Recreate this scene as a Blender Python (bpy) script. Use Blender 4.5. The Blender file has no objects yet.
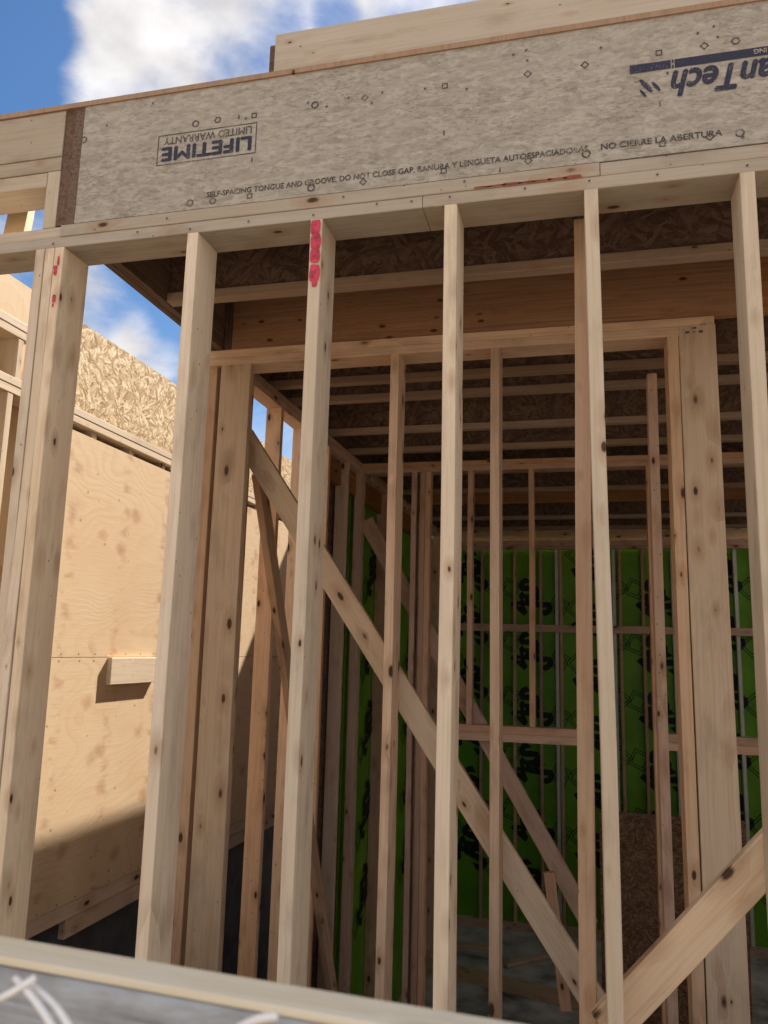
import bpy, bmesh, math, random
from mathutils import Vector, Matrix
random.seed(7)
scene = bpy.context.scene
COL = scene.collection
R = math.radians

# ------------------------------------------------------------------ camera frame (recovered from the vanishing points)
F = 800.0
def nrm(v): return v.normalized()
vy = Vector((201, -143, -F)); vz = Vector((121, 4742, -F))
Yc = nrm(vy); Zc = nrm(vz - Yc * vz.dot(Yc)); Xc = Yc.cross(Zc)
ROT = Matrix((Xc, Yc, Zc))                      # camera axes -> world axes
def ray(px, py): return ROT @ Vector((px - 384, 512 - py, -F))
def atY(px, py, y): r = ray(px, py); return r * (y / r.y)
def atX(px, py, x): r = ray(px, py); return r * (x / r.x)
def atZ(px, py, z): r = ray(px, py); return r * (z / r.z)

# ------------------------------------------------------------------ object helpers
WM = {}
def link(o, parent, M):
    COL.objects.link(o)
    WM[o.name] = M
    if parent is not None:
        o.parent = parent
        o.matrix_basis = WM[parent.name].inverted() @ M
    else:
        o.matrix_basis = M
    return o
def tag(o, label=None, cat=None, group=None, kind=None):
    if label: o['label'] = label
    if cat: o['category'] = cat
    if group: o['group'] = group
    if kind: o['kind'] = kind
    return o
def thing(name, loc, label, cat, group=None):
    o = bpy.data.objects.new(name, None); o.empty_display_size = .1
    link(o, None, Matrix.Translation(Vector(loc)))
    return tag(o, label, cat, group, 'thing')
def mesh_obj(name, verts, faces, mat, parent, M=None, smooth=False):
    me = bpy.data.meshes.new(name); me.from_pydata(verts, [], faces); me.update()
    if mat: me.materials.append(mat)
    if smooth:
        for p in me.polygons: p.use_smooth = True
    o = bpy.data.objects.new(name, me)
    return link(o, parent, M or Matrix.Identity(4))

def board(name, parent, a, b, w, t, side, mat, crook=.0015, rad=.003, wane=0.0, taper_ends=0):
    """one piece of lumber from a to b; w measured along `side`, t across; eased edges, slight crook"""
    a = Vector(a); b = Vector(b); L = (b - a).length
    z = (b - a) / L; s = Vector(side); x = (s - z * s.dot(z)).normalized(); y = z.cross(x)
    M = Matrix((x, y, z)).transposed().to_4x4(); M.translation = a
    r = min(rad, t * .3, w * .3)
    n = max(2, min(40, int(L / .09)))
    p1, p2, p3, p4 = [random.uniform(0, 6.28) for _ in range(4)]
    wan = [random.uniform(0, 6.28) for _ in range(4)]
    verts = []; faces = []
    for i in range(n + 1):
        u = i / n; zz = u * L; e = math.sin(math.pi * u)
        dx = crook * e * (math.sin(u * 4 + p1) + .4 * math.sin(u * 11 + p2))
        dy = crook * e * (math.sin(u * 3.5 + p3) + .4 * math.sin(u * 9 + p4))
        k = 0
        for cx, cy, a0 in ((1, 1, 0), (-1, 1, 90), (-1, -1, 180), (1, -1, 270)):
            rr = r
            if wane and k == 1:
                rr = r + wane * max(0, math.sin(zz * 5.1 + wan[0]) + .6 * math.sin(zz * 12.7 + wan[1]) + .2 * math.sin(zz * 31 + wan[2]))
            k += 1
            for j in range(3):
                an = R(a0 + 45 * j)
                verts.append((cx * (w / 2 - rr) + rr * math.cos(an) + dx, cy * (t / 2 - rr) + rr * math.sin(an) + dy, zz))
    m = 12
    for i in range(n):
        for j in range(m):
            j2 = (j + 1) % m
            faces.append((i * m + j, i * m + j2, (i + 1) * m + j2, (i + 1) * m + j))
    faces.append(tuple(range(m - 1, -1, -1))); faces.append(tuple(n * m + j for j in range(m)))
    return mesh_obj(name, verts, faces, mat, parent, M)

def lum(name, parent, xs, ys, zs, mat, crook=0, **k):
    """axis aligned piece, grain along the longest side"""
    d = [xs[1] - xs[0], ys[1] - ys[0], zs[1] - zs[0]]
    c = Vector(((xs[0] + xs[1]) / 2, (ys[0] + ys[1]) / 2, (zs[0] + zs[1]) / 2))
    ax = d.index(max(d))
    h = Vector((0, 0, 0)); h[ax] = d[ax] / 2
    if ax == 2: return board(name, parent, c - h, c + h, d[0], d[1], (1, 0, 0), mat, crook, **k)
    if ax == 0: return board(name, parent, c - h, c + h, d[1], d[2], (0, 1, 0), mat, crook, **k)
    return board(name, parent, c - h, c + h, d[0], d[2], (1, 0, 0), mat, crook, **k)

def prism(name, parent, pts, axis_o, ux, uy, thick, mat):
    """flat shape of 2D pts placed in the plane axis_o + ux*x + uy*y, with thickness"""
    o = Vector(axis_o); ux = Vector(ux); uy = Vector(uy); n = ux.cross(uy)
    M = Matrix((ux, uy, n)).transposed().to_4x4(); M.translation = o
    N = len(pts)
    verts = [(x, y, 0) for x, y in pts] + [(x, y, thick) for x, y in pts]
    faces = [tuple(range(N - 1, -1, -1)), tuple(range(N, 2 * N))]
    for i in range(N):
        j = (i + 1) % N; faces.append((i, j, N + j, N + i))
    return mesh_obj(name, verts, faces, mat, parent, M)

def tube(name, parent, pts, r, mat, seg=8):
    pts = [Vector(p) for p in pts]; verts = []; faces = []
    for i, p in enumerate(pts):
        d = (pts[min(i + 1, len(pts) - 1)] - pts[max(i - 1, 0)]).normalized()
        u = d.cross(Vector((.3, .2, 1))).normalized(); v = d.cross(u)
        for k in range(seg):
            an = 2 * math.pi * k / seg; verts.append(p + u * r * math.cos(an) + v * r * math.sin(an))
    for i in range(len(pts) - 1):
        for k in range(seg):
            k2 = (k + 1) % seg
            faces.append((i * seg + k, i * seg + k2, (i + 1) * seg + k2, (i + 1) * seg + k))
    faces.append(tuple(range(seg - 1, -1, -1))); faces.append(tuple((len(pts) - 1) * seg + k for k in range(seg)))
    return mesh_obj(name, verts, faces, mat, parent, smooth=True)

# ------------------------------------------------------------------ materials
class NT:
    def __init__(s, name):
        s.m = bpy.data.materials.new(name); s.m.use_nodes = True
        s.t = s.m.node_tree; s.t.nodes.clear()
        s.out = s.n('ShaderNodeOutputMaterial'); s.bsdf = s.n('ShaderNodeBsdfPrincipled')
        s.l(s.bsdf.outputs[0], s.out.inputs[0])
    def n(s, k, **kw):
        x = s.t.nodes.new(k)
        for a, b in kw.items(): setattr(x, a, b)
        return x
    def l(s, a, b): s.t.links.new(a, b)
    def val(s, i, v):
        if hasattr(v, 'links') or hasattr(v, 'is_linked'): s.l(v, i)
        else: i.default_value = v
    def math(s, op, a, b=0.0, c=0.0, clamp=False):
        x = s.n('ShaderNodeMath', operation=op, use_clamp=clamp)
        for i, v in zip(x.inputs, (a, b, c)): s.val(i, v)
        return x.outputs[0]
    def vmath(s, op, a, b=(0, 0, 0)):
        x = s.n('ShaderNodeVectorMath', operation=op)
        s.val(x.inputs[0], a); s.val(x.inputs[1], b)
        return x.outputs[0]
    def noise(s, v, scale, detail=3, rough=.5, dist=0, out=0):
        x = s.n('ShaderNodeTexNoise'); s.l(v, x.inputs['Vector'])
        x.inputs['Scale'].default_value = scale; x.inputs['Detail'].default_value = detail
        x.inputs['Roughness'].default_value = rough; x.inputs['Distortion'].default_value = dist
        return x.outputs[out]
    def vor(s, v, scale, rnd=1.0, feature='F1'):
        x = s.n('ShaderNodeTexVoronoi', feature=feature); s.l(v, x.inputs['Vector'])
        x.inputs['Scale'].default_value = scale; x.inputs['Randomness'].default_value = rnd
        return x
    def ramp(s, f, stops, interp='LINEAR'):
        x = s.n('ShaderNodeValToRGB'); x.color_ramp.interpolation = interp
        e = x.color_ramp.elements
        while len(e) > 1: e.remove(e[-1])
        for i, (p, c) in enumerate(stops):
            if i == 0: el = e[0]; el.position = p
            else: el = e.new(p)
            el.color = (c[0], c[1], c[2], 1) if not isinstance(c, (int, float)) else (c, c, c, 1)
        s.l(f, x.inputs[0]); return x.outputs[0]
    def mr(s, v, a, b, c=0.0, d=1.0):
        x = s.n('ShaderNodeMapRange'); s.val(x.inputs[0], v)
        for i, q in zip((1, 2, 3, 4), (a, b, c, d)): s.val(x.inputs[i], q)
        return x.outputs[0]
    def mix(s, f, a, b, mode='MIX'):
        x = s.n('ShaderNodeMix', data_type='RGBA', blend_type=mode)
        s.val(x.inputs[0], f)
        for i, v in ((6, a), (7, b)):
            if isinstance(v, tuple): x.inputs[i].default_value = (*v[:3], 1)
            else: s.l(v, x.inputs[i])
        return x.outputs[2]
    def bump(s, h, strength, dist):
        x = s.n('ShaderNodeBump'); x.inputs['Strength'].default_value = strength
        x.inputs['Distance'].default_value = dist; s.l(h, x.inputs['Height'])
        s.l(x.outputs[0], s.bsdf.inputs['Normal'])
    def fin(s, color, rough=.75, spec=.25):
        if isinstance(color, tuple): s.bsdf.inputs['Base Color'].default_value = (*color, 1)
        else: s.l(color, s.bsdf.inputs['Base Color'])
        s.val(s.bsdf.inputs['Roughness'], rough)
        s.bsdf.inputs['Specular IOR Level'].default_value = spec
        return s.m
    def coords(s, rnd=True):
        tc = s.n('ShaderNodeTexCoord'); v = tc.outputs['Object']
        if rnd:
            oi = s.n('ShaderNodeObjectInfo'); s.rnd = oi.outputs['Random']
            cb = s.n('ShaderNodeCombineXYZ')
            s.l(s.math('MULTIPLY', s.rnd, 37.0), cb.inputs[0]); s.l(s.math('MULTIPLY', s.rnd, 91.0), cb.inputs[1]); s.l(s.math('MULTIPLY', s.rnd, 53.0), cb.inputs[2])
            v = s.vmath('ADD', v, cb.outputs[0])
        return v

def wood(name, pale, mid, knot=1.0, grain=.55, dirt=.38, var=.2):
    t = NT(name); v = t.coords()
    kv = t.vmath('MULTIPLY', v, (1, 1, .45))
    vk = t.vor(kv, 15.0)
    d = vk.outputs['Distance']
    sep = t.n('ShaderNodeSeparateColor'); t.l(vk.outputs['Color'], sep.inputs[0])
    size = t.math('MULTIPLY', t.math('POWER', sep.outputs[0], 1.4), .23 * knot)
    edge = t.noise(v, 140, 2)
    dd = t.math('ADD', d, t.math('MULTIPLY', t.math('SUBTRACT', edge, .5), .05))
    core = t.mr(dd, size, t.math('MULTIPLY', size, .62))          # 1 inside the knot
    halo = t.mr(d, t.math('MULTIPLY', size, 3.4), size)
    # grain bends round the knots
    bend = t.math('MULTIPLY', t.mr(d, .42, 0.0), t.math('MULTIPLY', sep.outputs[0], .020))
    sv = t.vmath('MULTIPLY', v, (1, 1, .022))
    cb = t.n('ShaderNodeCombineXYZ'); t.l(bend, cb.inputs[0]); t.l(bend, cb.inputs[1])
    warp = t.noise(t.vmath('MULTIPLY', v, (1, 1, .4)), 3.0, 2, out=1)
    sv = t.vmath('ADD', t.vmath('ADD', sv, cb.outputs[0]), t.vmath('MULTIPLY', warp, (.02, .02, 0)))
    g1 = t.noise(sv, 95, 3, .55)
    g2 = t.noise(sv, 310, 2, .5)
    g = t.math('ADD', t.math('MULTIPLY', g1, .7), t.math('MULTIPLY', g2, .3))
    gm = t.ramp(g, [(.36, 0.0), (.5, .35), (.62, 1.0)])
    base = t.mix(t.math('MULTIPLY', gm, grain), pale, mid)
    low = t.noise(t.vmath('MULTIPLY', v, (1, 1, .25)), 6, 3)
    base = t.mix(t.mr(low, .35, .75, 0, .35), base, tuple(c * k for c, k in zip(mid, (1.0, .93, .85))))
    # board to board difference
    hv = t.n('ShaderNodeHueSaturation'); t.l(base, hv.inputs['Color'])
    t.l(t.mr(t.math('FRACT', t.math('MULTIPLY', t.rnd, 7.3)), 0, 1, 1 - var, 1 + var * .7), hv.inputs['Value'])
    t.l(t.mr(t.math('FRACT', t.math('MULTIPLY', t.rnd, 13.7)), 0, 1, .82, 1.12), hv.inputs['Saturation'])
    base = hv.outputs[0]
    base = t.mix(t.math('MULTIPLY', halo, .42), base, (.30, .15, .065), 'MIX')
    base = t.mix(t.math('MULTIPLY', core, .95), base, (.045, .022, .013))
    # small nail heads, specks and handling dirt
    vs = t.vor(t.vmath('MULTIPLY', v, (1, 1, .8)), 34)
    sp2 = t.n('ShaderNodeSeparateColor'); t.l(vs.outputs['Color'], sp2.inputs[0])
    spk = t.math('MULTIPLY', t.mr(vs.outputs['Distance'], .13, .07), t.math('GREATER_THAN', sp2.outputs[1], .86))
    base = t.mix(t.math('MULTIPLY', spk, .75), base, (.05, .035, .03))
    dn = t.noise(t.vmath('MULTIPLY', v, (1, 1, .35)), 11, 5, .65)
    base = t.mix(t.mr(dn, .52, .8, 0, dirt), base, (.12, .095, .075))
    t.bump(t.math('SUBTRACT', t.math('MULTIPLY', g, .5), core), .25, .0015)
    return t.fin(base, t.mr(g, .3, .7, .62, .82), .22)

def osb(name, stops, scale=1.0, bumpy=.35, dirt=.2):
    t = NT(name); v = t.coords()
    w = t.vmath('ADD', v, t.vmath('MULTIPLY', t.noise(v, 30 * scale, 2, out=1), (.0015, .0015, .0015)))
    layers = []
    for i, (sc, off) in enumerate(((21, 0.0), (12, 5.3), (34, 9.1))):
        wv = t.vmath('ADD', w, (off, off * .7, off * .3))
        va = t.vor(wv, sc * scale)
        s = t.n('ShaderNodeSeparateColor'); t.l(va.outputs['Color'], s.inputs[0])
        vr = t.n('ShaderNodeVectorRotate', rotation_type='Z_AXIS'); t.l(wv, vr.inputs['Vector'])
        t.l(t.mr(s.outputs[0], 0, 1, -1.3, 1.3), vr.inputs['Angle'])
        st = t.vmath('MULTIPLY', vr.outputs[0], (.22, 1.0, 1.0))
        vb = t.vor(st, (85, 55, 130)[i] * scale)
        s2 = t.n('ShaderNodeSeparateColor'); t.l(vb.outputs['Color'], s2.inputs[0])
        layers.append((s2.outputs[0], s.outputs[1], vb.outputs['Distance']))
    sel = t.math('GREATER_THAN', layers[0][1], .45)
    a = t.math('ADD', t.math('MULTIPLY', layers[0][0], sel), t.math('MULTIPLY', layers[1][0], t.math('SUBTRACT', 1.0, sel)))
    f = t.math('ADD', t.math('MULTIPLY', a, .68), t.math('MULTIPLY', layers[2][0], .32))
    fine = t.noise(t.vmath('MULTIPLY', v, (.25, 1, 1)), 260, 2)
    f2 = t.math('ADD', f, t.math('MULTIPLY', t.math('SUBTRACT', fine, .5), .35))
    c = t.ramp(f2, stops)
    dn = t.noise(v, 3.5, 5, .65)
    c = t.mix(t.mr(dn, .5, .8, 0, dirt), c, (.14, .11, .085))
    t.bump(f2, bumpy, .002)
    return t.fin(c, .72, .25)

def simple(name, color, rough=.7, var=.25, scale=12, spec=.3, bump=.2, bd=.003, dark=None, metallic=0):
    t = NT(name); v = t.coords()
    n = t.noise(v, scale, 5, .6)
    dk = dark or tuple(c * (1 - var * 1.6) for c in color)
    c = t.ramp(n, [(.3, dk), (.55, color), (.8, tuple(min(1, c * (1 + var)) for c in color))])
    if bump: t.bump(t.noise(v, scale * 6, 4), bump, bd)
    t.bsdf.inputs['Metallic'].default_value = metallic
    return t.fin(c, rough, spec)

M_stud = wood('spruce_stud', (.72, .61, .475), (.55, .42, .285), knot=.8)
M_post = wood('spruce_wide', (.68, .53, .385), (.51, .35, .22), knot=1.1)
M_inner = wood('spruce_bounce_tint', (.68, .50, .365), (.49, .31, .20))  # pinker copy of the stud wood, warm interior bounce put into the colour
M_deep = wood('spruce_deep_shade', (.66, .44, .32), (.45, .26, .165))  # redder, darker copy of the stud wood with interior shade in its colour
M_plate = wood('spruce_skylit_plate', (.48, .42, .345), (.36, .29, .215), knot=.8)  # greyed against the studs to stand for plain skylight on the plates
M_flange = wood('joist_flange', (.40, .28, .20), (.27, .17, .115), knot=.5)
M_rimend = wood('dark_beam_end', (.17, .11, .075), (.075, .042, .028), knot=.4, grain=.9, dirt=.8)
M_orange = wood('fir_beam', (.43, .21, .085), (.25, .10, .040), knot=1.2, grain=.8)
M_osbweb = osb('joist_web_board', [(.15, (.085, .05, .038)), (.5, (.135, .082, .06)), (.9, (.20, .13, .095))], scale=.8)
def rim_mat():
    t = NT('grey_strand_board'); v = t.coords(False)
    w = t.vmath('ADD', v, t.vmath('MULTIPLY', t.noise(v, 20, 2, out=1), (.03, .012, .012)))
    va = t.vor(t.vmath('MULTIPLY', w, (.35, 1, 1)), 60)
    s = t.n('ShaderNodeSeparateColor'); t.l(va.outputs['Color'], s.inputs[0])
    vb = t.vor(t.vmath('MULTIPLY', w, (.5, 1.2, 1.2)), 95)
    s2 = t.n('ShaderNodeSeparateColor'); t.l(vb.outputs['Color'], s2.inputs[0])
    f = t.math('ADD', t.math('MULTIPLY', s.outputs[0], .5), t.math('MULTIPLY', s2.outputs[0], .5))
    c = t.ramp(f, [(.05, (.29, .262, .225)), (.5, (.365, .335, .29)), (.95, (.44, .41, .362))])
    stv = t.vmath('MULTIPLY', w, (.36, 1, 1))
    st = t.noise(stv, 150, 5, .7); st2 = t.noise(stv, 60, 4, .65)
    patch = t.mr(t.noise(v, 7, 4, .6), .38, .62, .25, 1.0)
    c = t.mix(t.math('MULTIPLY', t.mr(st, .50, .64, 0, .62), patch), c, (.13, .10, .08))
    c = t.mix(t.mr(st2, .56, .70, 0, .38), c, (.17, .135, .105))
    c = t.mix(t.mr(t.noise(v, 2.2, 4), .48, .75, 0, .35), c, (.46, .42, .36))
    t.bump(t.math('SUBTRACT', f, st), .35, .0015)
    return t.fin(c, .75, .25)
M_osbrim = rim_mat()
M_osbgold = osb('golden_strand_board', [(.12, (.24, .14, .065)), (.35, (.44, .30, .15)), (.6, (.58, .43, .25)), (.82, (.78, .66, .44))], scale=1.05, dirt=.05)
M_osbred = osb('brown_strand_sheet', [(.2, (.11, .06, .035)), (.5, (.20, .11, .065)), (.85, (.32, .2, .12))], scale=1.0)
M_concrete = simple('concrete', (.24, .235, .23), .9, .3, 5)
M_foundation = simple('dampproofed_foundation', (.085, .095, .115), .7, .4, 4)
M_dirt = simple('dirt', (.34, .28, .21), .95, .5, 3, bump=.6, bd=.02)
M_floor = simple('slab', (.50, .49, .48), .8, .5, 2.2, bump=.3, bd=.004)
M_wire = simple('pale_wire', (.80, .80, .80), .35, .1, 30, spec=.5, bump=0)
def ink(name, c, wear):
    t = NT(name); v = t.coords(False)
    n = t.noise(v, 230, 4, .7); p = t.noise(v, 16, 3)
    k = t.mr(t.math('ADD', n, t.math('MULTIPLY', t.math('SUBTRACT', p, .5), .35)), .60 - wear, .72 - wear)
    return t.fin(t.mix(k, c, (.36, .325, .275)), .75, .2)
M_ink = ink('black_ink', (.055, .05, .055), .09)
M_blueink = ink('blue_black_ink', (.035, .038, .07), .02)
M_red = simple('red_marking_paint', (.56, .055, .10), .6, .35, 50, bump=0)
M_rust = simple('red_stain', (.30, .07, .045), .7, .4, 50, bump=0)
M_black = simple('black_print', (.012, .016, .012), .6, .4, 30, bump=0)
M_tarp = simple('dark_plastic_sheet', (.02, .02, .026), .35, .4, 9, spec=.5, bump=.6, bd=.02)
M_strip = simple('seam_light_strip', (.66, .68, .62), .5, .1, 9, bump=0)

def plywood():
    t = NT('plywood'); v = t.coords(True)
    wv = t.vmath('ADD', t.vmath('MULTIPLY', v, (1, .28, 1)), t.vmath('MULTIPLY', t.noise(t.vmath('MULTIPLY', v, (1, .6, 1)), 1.6, 2, out=1), (.5, .5, .75)))
    h = t.noise(wv, 1.5, 1, .4)
    fr = t.math('FRACT', t.math('MULTIPLY', h, 38.0))
    ring = t.math('MULTIPLY', t.mr(fr, .35, 1.0), t.mr(fr, 1.0, .93))
    fine = t.noise(t.vmath('MULTIPLY', v, (1, .05, 1)), 120, 3)
    amp = t.mr(t.noise(v, 1.7, 3), .42, .66, .06, .55)
    base = t.mix(t.math('MULTIPLY', ring, amp), (.67, .51, .33), (.57, .40, .225))
    base = t.mix(t.mr(fine, .45, .75, 0, .22), base, (.47, .29, .14))
    low = t.noise(v, 2.3, 4)
    base = t.mix(t.mr(low, .5, .75, 0, .35), base, (.60, .40, .23))
    tc2 = t.n('ShaderNodeTexCoord'); sx = t.n('ShaderNodeSeparateXYZ'); t.l(tc2.outputs['Object'], sx.inputs[0])
    wob = t.math('MULTIPLY', t.math('SUBTRACT', t.noise(v, 9, 3), .5), .22)
    colm = t.mr(t.math('ABSOLUTE', t.math('SUBTRACT', t.math('FRACT', t.math('ADD', t.math('MULTIPLY', sx.outputs[1], 2.15), wob)), .5)), .13, .02)
    rows = t.mr(t.noise(t.vmath('MULTIPLY', v, (1, .35, 1)), 15, 3, .55), .50, .64)
    base = t.mix(t.math('MULTIPLY', t.math('MULTIPLY', colm, rows), .52), base, (.40, .20, .115))
    kv = t.vmath('MULTIPLY', v, (0, 1, 1.25))
    k = t.vor(kv, 5.5, .85); s = t.n('ShaderNodeSeparateColor'); t.l(k.outputs['Color'], s.inputs[0])
    sz = t.math('MULTIPLY', s.outputs[0], .20)
    dj = t.math('ADD', k.outputs['Distance'], t.math('MULTIPLY', t.math('SUBTRACT', t.noise(v, 22, 4, .6), .5), .26))
    base = t.mix(t.math('MULTIPLY', t.mr(dj, t.math('MULTIPLY', sz, 2.1), t.math('MULTIPLY', sz, .5)), .75), base, (.38, .19, .09))
    base = t.mix(t.math('MULTIPLY', t.mr(dj, t.math('MULTIPLY', sz, .7), t.math('MULTIPLY', sz, .25)), .8), base, (.19, .09, .045))
    k2 = t.vor(t.vmath('MULTIPLY', v, (0, .7, 1)), 13.0); s2 = t.n('ShaderNodeSeparateColor'); t.l(k2.outputs['Color'], s2.inputs[0])
    sp = t.math('MULTIPLY', t.mr(k2.outputs['Distance'], .12, .05), t.math('GREATER_THAN', s2.outputs[1], .60))
    base = t.mix(t.math('MULTIPLY', sp, .6), base, (.22, .10, .05))
    t.bump(t.math('ADD', ring, fine), .10, .002)
    return t.fin(base, .7, .25)
M_ply = plywood()

def green_wrap():
    t = NT('green_sheathing'); v = t.coords()
    n = t.noise(v, 2.5, 4)
    st = t.noise(t.vmath('MULTIPLY', v, (1, 1, .03)), 25, 2)
    c = t.ramp(n, [(.3, (.095, .28, .010)), (.7, (.16, .42, .016))])
    c = t.mix(t.mr(st, .45, .7, 0, .3), c, (.08, .24, .010))
    t.bump(t.noise(v, 6, 3), .5, .02)
    return t.fin(c, .5, .35)
M_green = green_wrap()

def weathered():
    t = NT('weathered_rail_face'); v = t.coords(False)
    sv = t.vmath('MULTIPLY', v, (1, 1, .12))
    a = t.noise(sv, 16, 6, .7, 1.2)
    b = t.noise(v, 9, 5, .6)
    c = t.ramp(a, [(.30, (.10, .10, .105)), (.44, (.27, .29, .32)), (.62, (.42, .47, .54)), (.8, (.58, .63, .70))])
    c = t.mix(t.mr(b, .5, .72, 0, .55), c, (.13, .115, .105))
    t.bump(a, .5, .004)
    return t.fin(c, .55, .4)
M_weather = weathered()
M_railtop = wood('rail_top', (.72, .68, .58), (.58, .48, .32), knot=.5, dirt=.25)

# ------------------------------------------------------------------ geometry constants (metres; camera at the origin)
ZP = 1.30                    # underside of the top plates
P = .0385                    # lumber thickness
Y1 = 2.149; D6 = .140
Y2 = 3.30; Y3 = 5.66; Y4 = 10.0
FLOOR = -3.15
SX = -1.69                   # outer face of side wall

# ------------------------------------------------------------------ setting
def slab(name, xs, ys, zs, mat, parent=None):
    x0, x1 = xs; y0, y1 = ys; z0, z1 = zs
    v = [(x, y, z) for z in (z0, z1) for y in (y0, y1) for x in (x0, x1)]
    f = [(0, 2, 3, 1), (4, 5, 7, 6), (0, 1, 5, 4), (2, 6, 7, 3), (0, 4, 6, 2), (1, 3, 7, 5)]
    return mesh_obj(name, v, f, mat, parent)
def terrain(name, x0, x1, y0, y1, z, n, amp, mat):
    v = []; f = []
    for j in range(n + 1):
        for i in range(n + 1):
            x = x0 + (x1 - x0) * i / n; y = y0 + (y1 - y0) * j / n
            v.append((x, y, z + amp * (math.sin(x * 1.3 + y) * .5 + math.sin(x * .37 - y * .9) + random.uniform(-.4, .4))))
    for j in range(n):
        for i in range(n):
            a = j * (n + 1) + i; f.append((a, a + 1, a + n + 2, a + n + 1))
    return mesh_obj(name, v, f, mat, None)
tag(mesh_obj('ground', [(-400, -400, FLOOR - .02), (400, -400, FLOOR - .02), (400, 400, FLOOR - .02), (-400, 400, FLOOR - .02)], [(0, 1, 2, 3)], M_dirt, None), kind='structure')
tag(slab('floor_slab', (-1.75, 3.7), (2.35, 10.3), (FLOOR - .018, FLOOR), M_floor), kind='structure')
tag(slab('ground_bank', (-60, 60), (-60, 1.95), (FLOOR, -1.6), M_dirt), kind='structure')

# ------------------------------------------------------------------ front stud wall
fw = thing('framed_wall', (-.6, Y1 + .07, -1.09), 'nearest open stud wall of pale two-by-six studs directly under the printed grey board', 'stud wall')
lum('bottom_plate', fw, (-3.6, 1.6), (Y1, Y1 + D6), (-1.09, -1.09 + P), M_plate)
def fstud(xl, dx=0, w=P, mat=M_stud, crook=.0022, y0=Y1, dep=D6, top=ZP, bot=-1.051, parent=fw, name='stud', **k):
    return board(name, parent, (xl + w / 2 + dx, y0 + dep / 2, bot), (xl + w / 2, y0 + dep / 2, top), w, dep, (1, 0, 0), mat, crook, **k)
trip = [fstud(-1.779, w=.0345), fstud(-1.7415, w=.0345, crook=.003), fstud(-1.704, w=.0345)]
trip = trip
# the corner group is three boards side by side: widths as seen
s2 = fstud(-1.217); s3 = fstud(-.800); s4 = fstud(-.383); s5 = fstud(.018, dx=.022); s6 = fstud(.428)
fstud(.84); fstud(1.25); fstud(-2.20); fstud(-2.62); fstud(-3.03)
bk = fstud(-.012, dx=-.018, w=.045, mat=M_inner, y0=Y1 + D6 + .043, dep=.089, top=1.315)
bk['label'] = 'brown stud nailed behind the pale stud right of centre'
lum('lower_top_plate', fw, (-3.6, -.45), (Y1 + .001, Y1 + D6), (ZP, ZP + P), M_plate)
lum('lower_top_plate', fw, (-.448, 1.6), (Y1, Y1 + D6 + .001), (ZP, ZP + P - .0005), M_plate)
lum('upper_top_plate', fw, (-3.6, -1.69), (Y1 + .003, Y1 + D6), (ZP + P, ZP + 2 * P), M_plate)
lum('upper_top_plate', fw, (-1.688, .062), (Y1 - .002, Y1 + D6 - .002), (ZP + P, ZP + 2 * P + .003), M_plate)
lum('upper_top_plate', fw, (.064, 1.6), (Y1 + .001, Y1 + D6), (ZP + P, ZP + 2 * P + .002), M_plate)
# diagonal on the back of the wall, rising to the right
YB = Y1 + D6 + .021
q0 = atY(768, 856, YB); q1 = atY(626, 1006, YB); qd = (q0 - q1).normalized(); b0 = q1 - qd * .075; b1 = q0 + qd * 1.1
board('diagonal_brace', fw, b0, b1, .096, P, (-.7, 0, .7), M_post, .001)
# paint marks (thin coats on the stud faces)
def blob(name, parent, cx, z, w, h, y, mat, n=14, rough=.25):
    pts = []
    for i in range(n):
        an = 2 * math.pi * i / n; sq = 1 / max(abs(math.cos(an)), abs(math.sin(an))) ** .75
        k = sq * (1 + random.uniform(-rough, rough) * .5)
        pts.append((w / 2 * math.cos(an) * k, h / 2 * math.sin(an) * k))
    return prism(name, parent, pts, (cx, y, z), (1, 0, 0), (0, 0, 1), .0006, mat)
for z, w, h in ((1.272, .032, .048), (1.225, .034, .050), (1.178, .033, .044), (1.122, .034, .056), (1.092, .018, .03)):
    blob('paint_mark', s3, -.781 + random.uniform(-.003, .003), z, w, h, Y1 - .0012 - .0001 * z, M_red, rough=.12)
for z, w, h in ((1.248, .008, .035), (1.218, .014, .035), (1.118, .013, .024), (1.095, .006, .014)):
    blob('paint_mark', trip[2], -1.690 + random.uniform(-.006, .006), z, w, h, Y1 - .0012, M_red, rough=.6)

# ------------------------------------------------------------------ upper floor platform
fp = thing('floor_platform', (-.1, 6.2, 1.378), 'raised floor of joists and beams above the stud walls, edged by the printed grey board', 'floor frame')
RZ0 = ZP + 2 * P + .005; RZ1 = 1.815
def panel(name, parent, o, ux, uy, w, h, th, mat):
    """sheet with origin at a corner, in-plane axes ux, uy; local x along ux"""
    return prism(name, parent, [(0, 0), (w, 0), (w, h), (0, h)], o, ux, uy, th, mat)
rim = panel('rim_panel', fp, (-1.640, Y1 + .030, RZ0), (1, 0, 0), (0, 0, 1), 3.2, RZ1 - RZ0, .030, M_osbrim)
rim['label'] = 'grey printed strand board along the edge of the floor'
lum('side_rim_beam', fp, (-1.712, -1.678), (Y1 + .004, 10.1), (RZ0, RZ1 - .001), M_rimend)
lum('side_rim_beam', fp, (-1.6765, -1.6425), (Y1 + .002, 10.1), (RZ0, RZ1 - .001), M_rimend)
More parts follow.
